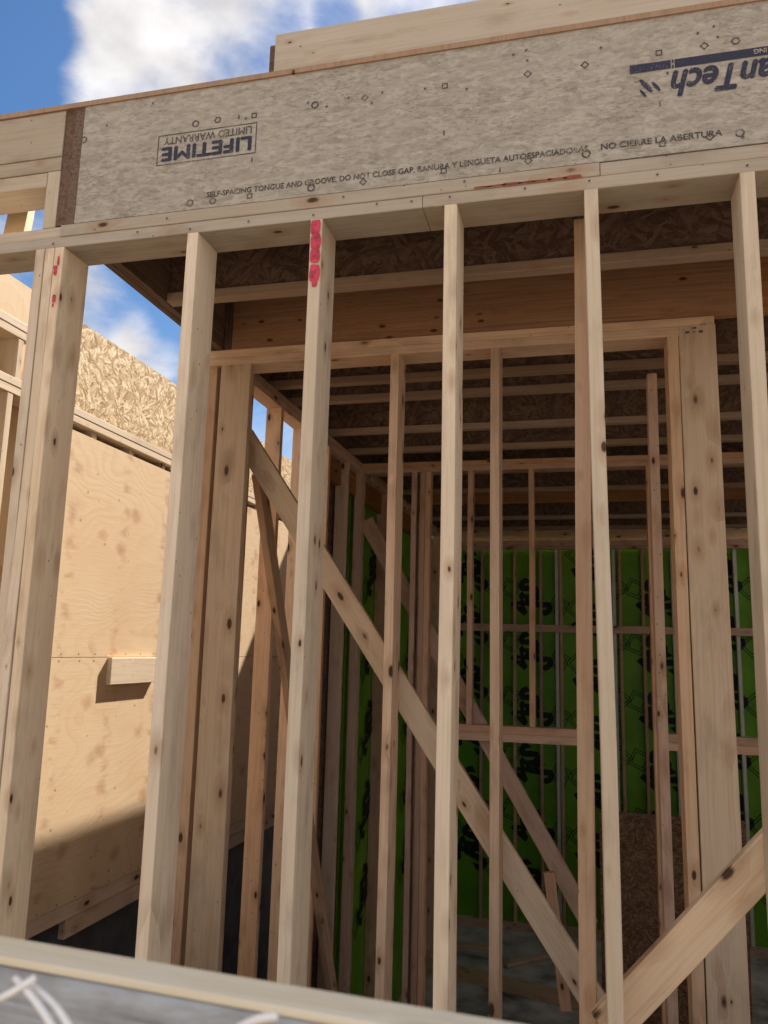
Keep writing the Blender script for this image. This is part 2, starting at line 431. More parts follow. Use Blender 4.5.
# upper deck
def flat(name, xs, ys, zs, mat, parent):
    return panel(name, parent, (xs[0], ys[0], zs[0]), (1, 0, 0), (0, 1, 0), xs[1] - xs[0], ys[1] - ys[0], zs[1] - zs[0], mat)
flat('deck_sheet', (-3.6, 1.6), (Y1 - .006, Y1 + .35), (RZ1, RZ1 + .018), M_flange, fp)
flat('deck_sheet', (-1.72, 3.7), (Y1 + .352, 6.0), (RZ1, RZ1 + .018), M_osbweb, fp)
flat('deck_sheet', (-1.72, 2.298), (6.002, 10.15), (RZ1, RZ1 + .018), M_osbweb, fp)  # stops short on the right: unseen opening added to light the interior
# left bay: beam, plates and cripple over an open slot
lum('header_beam', fp, (-3.6, -1.716), (Y1, Y1 + .045), (1.642, RZ1 - .001), M_plate)
lum('header_plate', fp, (-3.6, -1.716), (Y1 + .002, Y1 + .135), (1.589, 1.640), M_plate)
lum('header_plate', fp, (-3.6, -1.768), (Y1 + .004, Y1 + .133), (1.534, 1.587), M_plate)
lum('cripple_stud', fp, (-1.766, -1.716), (Y1 + .003, Y1 + .13), (ZP + 2 * P + .001, 1.587), M_plate)
board('cripple_stud', fp, (-2.045, Y1 + .2, 1.38), (-2.09, Y1 + .28, 1.70), .09, P, (1, 0, 0), M_ply, .001)
# joists run along the wall
def joist(y, x0=-1.64, x1=3.6, zb=1.382, h=.43, fw_=.058):
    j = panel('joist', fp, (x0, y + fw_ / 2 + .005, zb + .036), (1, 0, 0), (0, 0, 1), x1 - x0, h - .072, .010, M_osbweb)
    lum('bottom_flange', j, (x0, x1), (y, y + fw_), (zb, zb + .038), M_flange)
    lum('top_flange', j, (x0, x1), (y, y + fw_), (zb + h - .038, zb + h), M_flange)
    return j
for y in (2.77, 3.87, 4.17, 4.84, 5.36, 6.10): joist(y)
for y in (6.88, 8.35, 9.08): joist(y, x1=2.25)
# solid timbers
lum('timber_beam', fp, (-1.60, .62), (Y2 + .012, Y2 + .052), (ZP + 2 * P + .003, 1.66), M_orange)
lum('timber_beam', fp, (.622, 3.6), (Y2 + .010, Y2 + .050), (ZP + 2 * P + .003, 1.66), M_orange)
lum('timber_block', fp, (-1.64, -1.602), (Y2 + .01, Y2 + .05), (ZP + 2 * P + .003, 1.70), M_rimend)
lum('timber_beam', fp, (-1.60, 3.6), (7.42, 7.46), (1.382, 1.66), M_orange)

# ---- printing on the rim panel
YR = Y1 - .0012
def P2(px, py): q = atY(px, py, Y1); return q.x, q.z
def text(txt, parent, x, z, size, rot, mat, shear=0, width=None, bold=.0, align='LEFT', heavy=0):
    cu = bpy.data.curves.new('t', 'FONT'); cu.body = txt; cu.size = size; cu.extrude = .0004
    cu.shear = shear; cu.align_x = align; cu.offset = bold; cu.resolution_u = 3
    tmp = bpy.data.objects.new('t', cu); COL.objects.link(tmp)
    dg = bpy.context.evaluated_depsgraph_get(); dg.update()
    me = bpy.data.meshes.new_from_object(tmp.evaluated_get(dg))
    COL.objects.unlink(tmp); bpy.data.objects.remove(tmp)
    me.materials.clear(); me.materials.append(mat)
    if width:
        xs_ = [v.co.x for v in me.vertices]; wd = max(xs_) - min(xs_); k = width / wd; m0 = min(xs_)
        for v in me.vertices: v.co.x = (v.co.x - m0) * k
    if heavy:
        bm = bmesh.new()
        for i, (ax, ay) in enumerate(((0, 0), (heavy, 0), (-heavy, 0), (0, heavy), (0, -heavy))):
            n0 = len(bm.verts); bm.from_mesh(me)
            bm.verts.ensure_lookup_table()
            for v in bm.verts[n0:]: v.co += Vector((ax, ay, .00012 * i))
        bm.to_mesh(me); bm.free()
    me.name = 'printed_text'
    o = bpy.data.objects.new('printed_text', me)
    X = Vector((math.cos(rot), 0, math.sin(rot))); Zv = Vector((-math.sin(rot), 0, math.cos(rot))); N = X.cross(Zv)
    M = Matrix((X, Zv, N)).transposed().to_4x4(); M.translation = Vector((x, YR, z))
    return link(o, parent, M)
def outline(parent, pts, wd, mat, name='printed_mark', y=YR, closed=True):
    """thin line drawn round a closed 2D path in the XZ plane"""
    verts = []; faces = []; N = len(pts); P_ = [Vector((p[0], p[1])) for p in pts]
    c = sum(P_, Vector((0, 0))) / N
    for p in P_:
        d = (p - c).normalized(); a = p - d * wd / 2; b = p + d * wd / 2
        verts += [(a.x, y, a.y), (b.x, y, b.y)]
    for i in range(N):
        j = (i + 1) % N; faces.append((2 * i, 2 * i + 1, 2 * j + 1, 2 * j))
    return mesh_obj(name, verts, faces, mat, parent)
bx = [P2(158.8, 136), P2(256.7, 122.5), P2(255.6, 152.7), P2(157, 166.7)]
bx0 = min(b[0] for b in bx); bx1 = max(b[0] for b in bx); bzt = (bx[0][1] + bx[1][1]) / 2; bzb = (bx[2][1] + bx[3][1]) / 2
w_ = bx1 - bx0; h_ = bzt - bzb
for q in ((bx0, bx1, bzt - .003, bzt), (bx0, bx1, bzb, bzb + .003), (bx0, bx0 + .003, bzb + .004, bzt - .004), (bx1 - .003, bx1, bzb + .004, bzt - .004)):
    mesh_obj('printed_frame', [(q[0], YR, q[2]), (q[1], YR, q[2]), (q[1], YR, q[3]), (q[0], YR, q[3])], [(0, 1, 2, 3)], M_ink, rim)
text('LIFETIME', rim, bx1 - .018, bzb + h_ * .56, h_ * .62, math.pi, M_blueink, width=w_ - .036, heavy=.0022)
text('LIMITED WARRANTY', rim, bx1 - .018, bzb + h_ * .90, h_ * .34, math.pi, M_ink, width=w_ - .04)
# big logo wordmark, upside down and cut by the edge of the picture
lx, lz = P2(629.5, 66); lx2, lz2 = P2(768, 46.5); _, lb = P2(629.5, 75.5)
bh = .027
def rect(x0, x1, z0, z1, mat, name='printed_bar'):
    return mesh_obj(name, [(x0, YR, z0), (x1, YR, z0), (x1, YR, z1), (x0, YR, z1)], [(0, 1, 2, 3)], mat, rim)
gx0 = P2(670.5, 60)[0]; gx1 = P2(674.5, 60)[0]
rect(lx, gx0, lz - bh, lz, M_blueink); rect(gx1, lx2 + .30, lz - bh, lz, M_blueink)
rect(gx0 + .003, gx1 - .003, lz - bh, lz - bh + .010, M_blueink); rect(gx0 + .003, gx1 - .003, lz - .010, lz, M_blueink)
o = text('ING', rim, P2(767, 50)[0], lz - .006, .020, math.pi, M_osbrim, bold=.0004); o.location = o.location; 
WM_y = Y1 - .0022
for v in o.data.vertices: v.co.z += .0010
hx = P2(668, 85)[0]
o = text('anTech', rim, hx + .274, lz - bh - .012, .112, math.pi, M_blueink, shear=.30, width=.264, heavy=.003)
text('R', rim, P2(669, 75)[0] , lz - bh - .008, .014, math.pi, M_ink)
for (a, b, c, d) in ((640, 80, 652, 92), (652, 82, 660, 91), (640, 90, 646, 97)):
    x0, z0 = P2(a, b); x1, z1 = P2(c, d); dv = Vector((x1 - x0, z1 - z0)); nv = Vector((-dv.y, dv.x)).normalized(); L = dv.length
    pts = [(x0, z0)]
    for k in range(9):
        u = k / 8; s = math.sin(math.pi * min(1, u * .75 + .12)) * .22 * L * .62; pts.append((x0 + dv.x * u + nv.x * s, z0 + dv.y * u + nv.y * s))
    for k in range(8, -1, -1):
        u = k / 8; s = math.sin(math.pi * min(1, u * .75 + .12)) * .22 * L * .62; pts.append((x0 + dv.x * u - nv.x * s, z0 + dv.y * u - nv.y * s))
    mesh_obj('printed_mark', [(p[0], YR, p[1]) for p in pts[1:]], [tuple(range(len(pts) - 1))], M_blueink, rim)
# row of small print above the plates
tx0, tz0 = P2(207, 194.5); tx1, tz1 = P2(722, 128)
zz = RZ0 + .036
text('SELF-SPACING TONGUE AND GROOVE, DO NOT CLOSE GAP, RANURA Y LENGUETA AUTOESPACIADORAS,', rim, tx0, zz, .026, 0, M_ink, width=P2(590, 150)[0] - tx0, bold=.0003)
text('NO CIERRE LA ABERTURA', rim, P2(601, 150)[0], zz, .026, 0, M_ink, width=tx1 - P2(601, 150)[0], bold=.0004)
def mark(px, py, kind, s=.0105):
    x, z = P2(px, py); x += random.uniform(-.001, .001)
    n = {'sq': 4, 'di': 4, 'ci': 12, 'he': 6}[kind]; off = {'sq': math.pi / 4, 'di': 0, 'ci': 0, 'he': 0}[kind]
    outline(rim, [(x + s * math.cos(off + 2 * math.pi * i / n), z + s * math.sin(off + 2 * math.pi * i / n)) for i in range(n)], .0046, M_ink)
for a in ((195.6, 123.8, 'ci'), (218, 120, 'he'), (254, 115.6, 'sq'), (190, 203, 'ci'), (213, 201, 'he'), (250, 196, 'sq'), (315, 105, 'ci'), (365, 98, 'di'),
          (445, 86, 'sq'), (528, 74, 'di'), (585, 65, 'di'), (659, 53, 'sq'), (704, 46, 'di'), (736, 41, 'he'), (311, 188, 'ci'), (363, 182, 'di'),
          (444, 171, 'sq'), (528, 161, 'di'), (586, 154, 'ci'), (662, 144, 'sq'), (710, 137, 'di'), (740, 133, 'ci'), (84, 140, 'ci')): mark(*a)
for px, py in ((252, 160), (444, 133), (660, 104), (239, 117), (500, 170)):
    x, z = P2(px, py); rect(x - .002, x + .002, z - .008, z + .008, M_ink, 'printed_mark')
for i in range(26):     # nail heads and staples
    px = random.uniform(100, 760); py = 226 - .126 * (px - 80) + 4 - (random.choice((4, 10, 95, 118)) + random.uniform(-6, 6))
    x, z = P2(px, py)
    if RZ0 + .01 < z < RZ1 - .01: blob('nail_head', rim, x, z, .008, .008, YR + .0004, M_ink, n=7)
# red stain on the plate
up = [o for o in fw.children if o.name.startswith('upper_top_plate')]
for i in range(7):
    x = P2(482 + i * 15, 186)[0]
    blob('chalk_mark', up[1], x, ZP + P + .004, .055, .0045 + .004 * random.random(), Y1 - .0034, M_rust, rough=.5)

# board standing on the deck edge
ub = thing('sole_board', (.6, Y1 + .02, RZ1 + .019), 'pale board on edge along the top of the printed grey board, against the clouds', 'board')
lum('front_board', ub, (-.95, 2.0), (Y1 + .002, Y1 + .040), (RZ1 + .019, RZ1 + .019 + .142), M_plate)
lum('back_board', ub, (-.985, 2.0), (Y1 + .0415, Y1 + .079), (RZ1 + .019, RZ1 + .019 + .139), M_rimend)  # dark brown here is a shade tone built into the board's colour

# ------------------------------------------------------------------ second wall
sw = thing('framed_wall', (-.6, Y2 + .07, FLOOR), 'second open stud wall inside, with long diagonal and wide posts at both ends', 'stud wall')
lum('lower_top_plate', sw, (-1.76, .402), (Y2, Y2 + D6), (ZP, ZP + P), M_inner)
lum('upper_top_plate', sw, (-1.75, .532), (Y2 + .002, Y2 + D6 - .001), (ZP + P + .0005, ZP + 2 * P), M_inner)
fstud(-1.752, w=.088, y0=Y2 + .01, bot=FLOOR + P, parent=sw, mat=M_inner, wane=.003, crook=.004)
pl = board('post', sw, (-1.568, Y2 + .02, FLOOR + P), (-1.566, Y2 + .02, ZP), .150, P, (1, 0, 0), M_post, .003, wane=.004)
pl['label'] = 'wide flat post at the left end of the wall'
pr = board('post', sw, (.476, Y2 + .018, FLOOR + P), (.464, Y2 + .018, ZP + P), .142, P, (1, 0, 0), M_post, .003)
pr['label'] = 'wide flat post at the right end of the wall'
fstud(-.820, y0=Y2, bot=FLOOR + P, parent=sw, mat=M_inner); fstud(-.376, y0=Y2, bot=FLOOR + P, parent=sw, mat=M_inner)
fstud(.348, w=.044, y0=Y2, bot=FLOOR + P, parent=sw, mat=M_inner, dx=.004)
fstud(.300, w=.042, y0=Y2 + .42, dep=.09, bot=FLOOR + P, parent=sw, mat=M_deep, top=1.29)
lum('bottom_plate', sw, (-1.705, .56), (Y2, Y2 + D6), (FLOOR, FLOOR + P), M_deep)
board('diagonal_brace', sw, (-1.583, Y2 + D6 + .021, 1.00), (.14, Y2 + D6 + .021, -1.50), .104, P, (.82, 0, .57), M_post, .001)

# ------------------------------------------------------------------ third wall
tw = thing('framed_wall', (-.3, Y3 + .05, FLOOR), 'third stud wall deep in the shade with a doubled sill between its studs', 'stud wall')
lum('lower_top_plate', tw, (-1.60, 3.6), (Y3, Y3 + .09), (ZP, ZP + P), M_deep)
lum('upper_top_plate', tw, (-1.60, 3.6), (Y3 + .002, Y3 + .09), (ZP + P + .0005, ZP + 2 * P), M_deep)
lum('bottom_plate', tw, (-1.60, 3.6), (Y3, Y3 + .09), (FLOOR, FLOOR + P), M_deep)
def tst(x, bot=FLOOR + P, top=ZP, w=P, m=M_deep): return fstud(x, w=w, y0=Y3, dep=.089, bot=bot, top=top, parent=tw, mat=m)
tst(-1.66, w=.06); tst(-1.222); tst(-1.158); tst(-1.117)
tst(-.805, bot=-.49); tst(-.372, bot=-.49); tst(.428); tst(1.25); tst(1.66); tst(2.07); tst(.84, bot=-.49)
lum('sill', tw, (-1.078, .02), (Y3, Y3 + .09), (-.597, -.545), M_deep)
lum('sill', tw, (-1.078, .02), (Y3 + .002, Y3 + .09), (-.5445, -.492), M_deep)
lum('sill', tw, (.47, 1.25), (Y3, Y3 + .09), (-.597, -.545), M_deep)
lum('sill', tw, (.47, 1.25), (Y3 + .002, Y3 + .09), (-.5445, -.492), M_deep)
c0 = atY(366, 521, 5.77); c1 = atY(590, 925, 5.77)
board('diagonal_brace', tw, c0, c1, .115, P, (.85, 0, .5), M_deep, .001)
board('diagonal_brace', tw, atY(549, 872, 5.6), atY(566, 1010, 5.6), .07, P, (1, 0, 0), M_deep, .001)

# ------------------------------------------------------------------ side wall (runs away from the camera)
sd = thing('framed_wall', (-1.645, 5.5, FLOOR), 'side stud wall running back along the gap, with a steep dark diagonal', 'stud wall')
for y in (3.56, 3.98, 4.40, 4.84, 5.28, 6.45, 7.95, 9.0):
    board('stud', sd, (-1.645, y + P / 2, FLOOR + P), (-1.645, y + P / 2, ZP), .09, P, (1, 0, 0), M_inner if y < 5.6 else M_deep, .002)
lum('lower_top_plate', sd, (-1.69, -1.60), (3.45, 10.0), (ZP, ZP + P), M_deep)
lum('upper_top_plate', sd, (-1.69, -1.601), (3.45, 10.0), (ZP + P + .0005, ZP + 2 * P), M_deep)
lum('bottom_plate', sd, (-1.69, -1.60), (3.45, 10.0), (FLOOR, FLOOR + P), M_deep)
board('diagonal_brace', sd, (-1.579, 3.66, .86), (-1.579, 5.50, -2.60), .10, P, (0, 1, .5), M_inner, .001)
lum('header', sd, (-1.69, -1.65), (4.88, 8.2), (1.13, ZP - .001), M_orange)  # orange colour stands for warm light on plain wood
sgreen = panel('green_sheathing', sd, (SX - .003, 10.05, FLOOR + .02), (0, -1, 0), (0, 0, 1), 4.36, 4.42, .011, M_green)
panel('strand_board_sheathing', sd, (SX - .016, 10.05, FLOOR + .02), (0, -1, 0), (0, 0, 1), 5.20, 4.42, .011, M_osbweb)  # outer layer added to keep green bounce light off the neighbour
sgreen['label'] = 'green sheathing on the far half of the side wall'

# ------------------------------------------------------------------ back wall with green sheathing
bw = thing('framed_wall', (.9, Y4 + .05, FLOOR), 'rear stud wall closed with bright green sheathing printed in black', 'stud wall')
lum('top_plate', bw, (-1.68, 3.6), (Y4 - .04, Y4 + .05), (1.27, 1.315), M_deep)
lum('top_plate', bw, (-1.68, 3.6), (Y4 - .035, Y4 + .05), (1.3155, 1.378), M_deep)
lum('blocking', bw, (-1.6, 3.6), (Y4 - .03, Y4 + .05), (.262, .35), M_deep)
for x in (-1.25, -.848, -.532, -.293, .05, .661, .40, 1.10, 1.52, 1.92, 2.33, 2.74): fstud(x, w=.036, y0=Y4 - .02, dep=.08, bot=FLOOR + P, top=1.27, parent=bw, mat=M_deep)
lum('bottom_plate', bw, (-1.6, 3.6), (Y4 - .03, Y4 + .06), (FLOOR, FLOOR + .09), M_inner)
for x in (-1.02, -.343, .327, 1.0, 1.69, 2.36):  # pale colour stands for light at the sheathing seams
    lum('seam_light_strip', bw, (x, x + .040), (Y4 - .012, Y4 + .058), (FLOOR + .1, .26), M_strip)
    lum('seam_light_strip', bw, (x, x + .040), (Y4 - .012, Y4 + .058), (.352, 1.268), M_strip)
bgreen = panel('green_sheathing', bw, (-1.69, Y4 + .082, FLOOR + .02), (1, 0, 0), (0, 0, 1), 5.3, 4.42, .012, M_green)
lum('rim_board', bw, (-1.64, 3.6), (Y4 + .10, Y4 + .14), (1.38, RZ1 - .002), M_deep)
# black roundel of letters + nested diamonds, printed again and again on the sheathing
def logo_mesh():
    cu_me = []
    verts = []; faces = []
    def add_text(txt, size, x, y, rot):
        cu = bpy.data.curves.new('t', 'FONT'); cu.body = txt; cu.size = size; cu.offset = .014; cu.resolution_u = 2; cu.align_x = 'CENTER'; cu.align_y = 'CENTER'
        tmp = bpy.data.objects.new('t', cu); COL.objects.link(tmp)
        dg = bpy.context.evaluated_depsgraph_get(); dg.update()
        me = bpy.data.meshes.new_from_object(tmp.evaluated_get(dg)); COL.objects.unlink(tmp); bpy.data.objects.remove(tmp)
        b = len(verts); c, s = math.cos(rot), math.sin(rot)
        for v in me.vertices: verts.append((x + v.co.x * c - v.co.y * s, y + v.co.x * s + v.co.y * c, 0))
        for p in me.polygons: faces.append(tuple(b + i for i in p.vertices))
    add_text('S', .26, 0, .09, .5); add_text('M', .20, -.10, -.02, .5); add_text('S', .26, .06, -.09, .5)
    for k, r in enumerate((.105, .075)):
        for cx, cy in ((-.16, .16), (.19, -.14)):
            b = len(verts)
            for i in range(4):
                an = math.pi / 2 * i
                for q in (r, r - .010): verts.append((cx + q * math.cos(an), cy + q * math.sin(an), 0))
            for i in range(4):
                j = (i + 1) % 4; faces.append((b + 2 * i, b + 2 * j, b + 2 * j + 1, b + 2 * i + 1))
    me = bpy.data.meshes.new('printed_logo'); me.from_pydata(verts, [], faces); me.materials.append(M_black); return me
LG = logo_mesh()
def stamp(parent, o, ux, uy, rot, s):
    ux = Vector(ux); uy = Vector(uy); n = ux.cross(uy)
    M = Matrix((ux, uy, n)).transposed().to_4x4(); M.translation = Vector(o)
    ob = bpy.data.objects.new('printed_logo', LG)
    link(ob, parent, M @ Matrix.Rotation(rot, 4, 'Z') @ Matrix.Diagonal((s, s, s, 1)))
for i in range(9):
    for j in range(8):
        x = -1.35 + i * .74; z = 1.0 - j * .66 - (i % 2) * .33
        if z > FLOOR + .2: stamp(bgreen, (x, Y4 + .0685, z), (1, 0, 0), (0, 0, 1), (i % 2) * .35, 1.35)
for i in range(4):
    for j in range(5):
        y = 6.35 + i * .75; z = .62 - j * .62 - (i % 2) * .31
        stamp(sgreen, (SX + .0095, y, z), (0, -1, 0), (0, 0, 1), (i % 2) * .35, 1.1)

def stamps(parent, px, py, Y, ang, rows=3, k=1.0):
    o = atY(px, py, Y); ca, sa = math.cos(R(ang)), math.sin(R(ang))
    V = []; Fc = []
    for i in range(rows):
        for j in range(3):
            if random.random() < .25: continue
            w = random.uniform(.006, .013) * k; h = random.uniform(.002, .004) * k; cx = (j - 1) * .017 * k; cz = (i - rows / 2) * .011 * k
            b = len(V)
            for a, c in ((-w / 2, -h), (w / 2, -h), (w / 2, h), (-w / 2, h)):
                x = cx + a; z = cz + c; V.append((o.x + x * ca - z * sa, o.y, o.z + x * sa + z * ca))
            Fc.append((b, b + 1, b + 2, b + 3))
    if Fc: mesh_obj('grade_stamp', V, Fc, M_ink, parent)
mb = [o for o in sw.children if o.name.startswith('diagonal_brace')][0]
stamps(mb, 357, 633, Y2 + D6 + .0012, 40, 3, 1.3); stamps(mb, 338, 592, Y2 + D6 + .0012, 40, 2, .8); stamps(mb, 347, 602, Y2 + D6 + .0012, 40, 1, .8)
stamps(pl, 225, 571, Y2 - .0008, 0, 2, 1.4); stamps(pr, 694, 328, Y2 - .0025, 0, 2, 1.5)
def nails(parent, xs, z, y):
    for x in xs:
        if random.random() < .85: blob('nail_head', parent, x + random.uniform(-.012, .012), z + random.uniform(-.008, .008), .007, .007, y, M_ink, n=6)
lt = [o for o in fw.children if o.name.startswith('lower_top_plate')]
nails(lt[0], (-1.70, -1.40, -1.20, -1.0, -.78, -.60, -.47), ZP + .02, Y1 - .0016); nails(lt[1], (-.36, -.15, .03, .22, .45), ZP + .02, Y1 - .0016)
nails(up[1], (-1.62, -1.3, -.95, -.7, -.33, -.1), ZP + P + .022, Y1 - .0042)
# right hand outer wall (closes the room)
rw = thing('sheathed_wall', (3.65, 6.2, FLOOR), 'strand board outer wall closing the right side of the room', 'wall')
panel('strand_board_sheathing', rw, (3.64, 2.3, FLOOR), (0, 1, 0), (0, 0, 1), 7.85, 4.9, .012, M_osbgold)
for y in (2.6, 3.4, 4.2, 5.0, 5.8, 6.6, 7.4, 8.2, 9.0): board('stud', rw, (3.59, y, FLOOR), (3.59, y, 1.36), .09, P, (1, 0, 0), M_deep)
# foundation under the front wall
fd = tag(slab('foundation_wall', (-3.6, 3.6), (Y1 - .03, Y1 + .18), (FLOOR, -1.093), M_concrete), 'concrete foundation wall under the nearest stud wall', 'foundation')

# unseen wall added far back on the deck to throw slanting shade on the neighbour
uw = thing('added_shade_wall', (.9, 9.4, RZ1 + .02), 'unseen upper storey wall added at the back of the deck to cast shade', 'wall')
panel('strand_board_sheathing', uw, (-1.72, 9.42, RZ1 + .02), (1, 0, 0), (0, 0, 1), 5.3, 2.42, .012, M_osbgold)
for x in (-1.7, -1.0, -.3, .4, 1.1, 1.8, 2.5, 3.2): lum('stud', uw, (x, x + P), (9.424, 9.56), (RZ1 + .02, RZ1 + 2.44), M_stud)

M_near = wood('cream_plate', (.68, .57, .42), (.52, .39, .25), knot=.7, var=.06, dirt=.15)
# ------------------------------------------------------------------ neighbouring house on the left
NX = -2.54
nh = thing('neighbouring_house', (NX - .1, 5.5, FLOOR), 'sunlit plywood side of the neighbouring house across the narrow gap at left', 'house')
def npanel(name, y0, y1, z0, z1, mat, th=.012, x=NX): 
    return prism(name, nh, [(0, 0), (y1 - y0, 0), (y1 - y0, z1 - z0), (0, z1 - z0)], (x - th, y0, z0), (0, 1, 0), (0, 0, 1), th, mat)
def ply(y0, y1, z0, z1):
    o = mesh_obj('plywood_panel', [(x, y, z) for x in (-.012, 0) for (y, z) in ((0, 0), (y1 - y0, 0), (y1 - y0, z1 - z0), (0, z1 - z0))],
                 [(0, 3, 2, 1), (4, 5, 6, 7), (0, 1, 5, 4), (1, 2, 6, 5), (2, 3, 7, 6), (3, 0, 4, 7)], M_ply, nh, Matrix.Translation((NX, y0, z0)))
    return o
ply(3.32, 5.70, -.078, 1.075); ply(5.703, 8.2, -.078, 1.075)
pb = ply(3.32, 4.95, -1.295, -.081); ply(4.953, 8.2, -1.295, -.081)
lum('lower_top_plate', nh, (NX - .13, NX + .002), (2.0, 8.6), (1.118, 1.156), M_near)
lum('upper_top_plate', nh, (NX - .13, NX + .004), (2.0, 8.6), (1.157, 1.196), M_near)
npanel('strand_board_band', 3.10, 8.6, 1.199, 1.655, M_osbgold)
npanel('strand_board_band', 2.0, 3.098, 1.472, 1.655, M_ply)
lum('band_plate', nh, (NX - .13, NX + .002), (2.0, 3.10), (1.39, 1.429), M_near)
lum('band_plate', nh, (NX - .13, NX + .004), (2.0, 3.10), (1.43, 1.470), M_near)
for y in (2.15, 2.55, 3.02):
    lum('band_stud', nh, (NX - .13, NX), (y, y + P), (1.198, 1.388), M_near)
for y in (2.2, 2.60, 2.985): lum('stud', nh, (NX - .13, NX), (y, y + P), (-1.295, 1.117), M_near)
for k in range(14):
    y = 3.30 + k * .37; lum('stud', nh, (NX - .14, NX - .014), (y, y + P), (-1.295, 1.117), M_plate)
npanel('inner_sheathing', 1.0, 8.6, -1.3, 1.64, M_ply, x=NX - .145)
lum('bottom_plate', nh, (NX - .14, NX - .004), (2.0, 8.6), (-1.375, -1.298), M_post)
lum('rim_board', nh, (NX - .046, NX - .008), (3.80, 8.6), (-1.47, -1.377), M_post)
npanel('foundation', 1.0, 8.6, FLOOR - .01, -1.376, M_foundation, .2, x=NX - .05)
bl = lum('scrap_block', nh, (NX + .0005, NX + .029), (3.965, 4.45), (-.228, -.082), M_near)
bl['label'] = 'pale offcut nailed flat at the joint of the plywood sheets'
for z in (-.062, -.098):
    for k in range(16):
        blob_y = 3.4 + k * .15
        pts = [(.004 * math.cos(a * 1.05), .004 * math.sin(a * 1.05)) for a in range(6)]
        prism('nail_head', nh, pts, (NX + .0004, blob_y + random.uniform(-.02, .02), z), (0, 1, 0), (0, 0, 1), .0008, M_rust)
for k in range(12):
    pts = [(.005 * math.cos(a * 1.05), .005 * math.sin(a * 1.05)) for a in range(6)]
    prism('nail_head', nh, pts, (NX + .0004, 3.4 + k * .15, -1.28), (0, 1, 0), (0, 0, 1), .0008, M_rust)

# ------------------------------------------------------------------ things lying inside
def sc(px, py, z=FLOOR): return atZ(px, py, z)
o = prism('strand_board_sheet', None, [(0, 0), (1.22, 0), (1.22, 1.78), (0, 1.78)], (.10, 7.95, FLOOR + .004), (1, 0, 0), (0, -.09, .996), .012, M_osbred)
tag(o, 'brown strand board sheet leaning upright behind the nearest stud right of centre', 'board')
def scrap(p0, p1, w, t, label, mat=M_deep, lift=0):
    a = Vector(p0); b = Vector(p1); a.z += t / 2 + lift; b.z += t / 2 + lift
    o = board('offcut', None, a, b, w, t, (0, 1, 0), mat, .0005)
    tag(o, label, 'offcut', 'lumber offcuts on the inner floor'); return o
scrap(sc(420, 968), sc(600, 1012), .14, .09, 'long board lying across the inner floor below the sill', M_inner)
scrap(sc(345, 955), sc(372, 932), .14, P, 'short offcut propped beside the dark plastic sheet', M_deep, .03)
scrap(sc(362, 945), sc(395, 950), .12, P, 'bent short offcut on the floor left of the knotted stud', M_inner, .05)
scrap(sc(350, 975), sc(402, 968), .09, P, 'blunt ended short offcut nearest the front rail', M_inner, .02)
scrap(sc(455, 945), sc(500, 952), .10, P, 'short offcut flat on the slab beyond the long floor board', M_deep)
scrap(sc(505, 968), sc(548, 958), .09, P, 'slanting offcut on the slab right of the middle studs', M_inner, .01)
scrap(sc(640, 985), sc(668, 1004), .14, P, 'offcut on the slab in front of the leaning brown sheet', M_deep, .01)
# dark plastic sheet heaped at the side wall
v = []; f = []
n = 14
c = sc(368, 948)
for j in range(n + 1):
    for i in range(n + 1):
        u = i / n - .5; w = j / n - .5; r = math.hypot(u, w)
        v.append((c.x + u * .8, c.y + .1 + w * .7, FLOOR + .003 + max(0, (.5 - r)) * 1.1 * (1 + .35 * math.sin(9 * u + 4 * w) + random.uniform(-.12, .12))))
for j in range(n):
    for i in range(n):
        a = j * (n + 1) + i; f.append((a, a + 1, a + n + 2, a + n + 1))
tag(mesh_obj('plastic_sheet', v, f, M_tarp, None), 'crumpled dark plastic heaped on the floor by the side wall', 'plastic sheet')

# ------------------------------------------------------------------ rail in front of the camera
A = atZ(0, 934, -.29); B = atZ(540, 1024, -.29)
dr = (B - A).normalized(); sd_ = Vector((dr.y, -dr.x, 0)) * .029 + Vector((0, 0, -P / 2)); A = A + sd_; B = B + sd_; A2 = A - dr * .5; B2 = B + dr * .9
side = Vector((dr.y, -dr.x, 0)).normalized()
rl = thing('guard_rail', (A + B) / 2, 'blurred weathered wooden rail with wire ties crossing the bottom left in front', 'rail')
board('top_board', rl, A2 + Vector((0, 0, .0145)) - side * .008, B2 + Vector((0, 0, .0145)) - side * .008, .044, .008, side, M_railtop, .001, rad=.005)
off = Vector((0, 0, -.048))
board('face_board', rl, A2 + off, B2 + off, P * .7, .115, side, M_weather, .001, rad=.006)
def wire(pts, r, label):
    o = tube('wire_tie', None, pts, r, M_wire); tag(o, label, 'wire tie', 'wire ties round the front rail')
def arc(p, q, bulge, n=14):
    p = Vector(p); q = Vector(q); return [p.lerp(q, i / n) + Vector(bulge) * math.sin(math.pi * i / n) for i in range(n + 1)]
def rp(px, py, d=.60): r = ray(px, py); return r * (d / r.y)
wire(arc(rp(15, 978, .585), rp(60, 1040, .55), (.004, -.004, .004)), .0026, 'left strand of the pale wire twist on the rail face')
wire(arc(rp(30, 985, .585), rp(78, 1045, .55), (.006, -.004, .006)), .0026, 'right strand of the pale wire twist on the rail face')
wire(arc(rp(-14, 1003, .57), rp(36, 977, .575), (0, -.004, -.002)), .0027, 'pale wire crossing over the twist at the left edge')
wire(arc(rp(236, 1030, .57), rp(278, 1016, .565), (0, -.003, .003)), .0030, 'pale wire end poking up at the bottom centre of the rail')

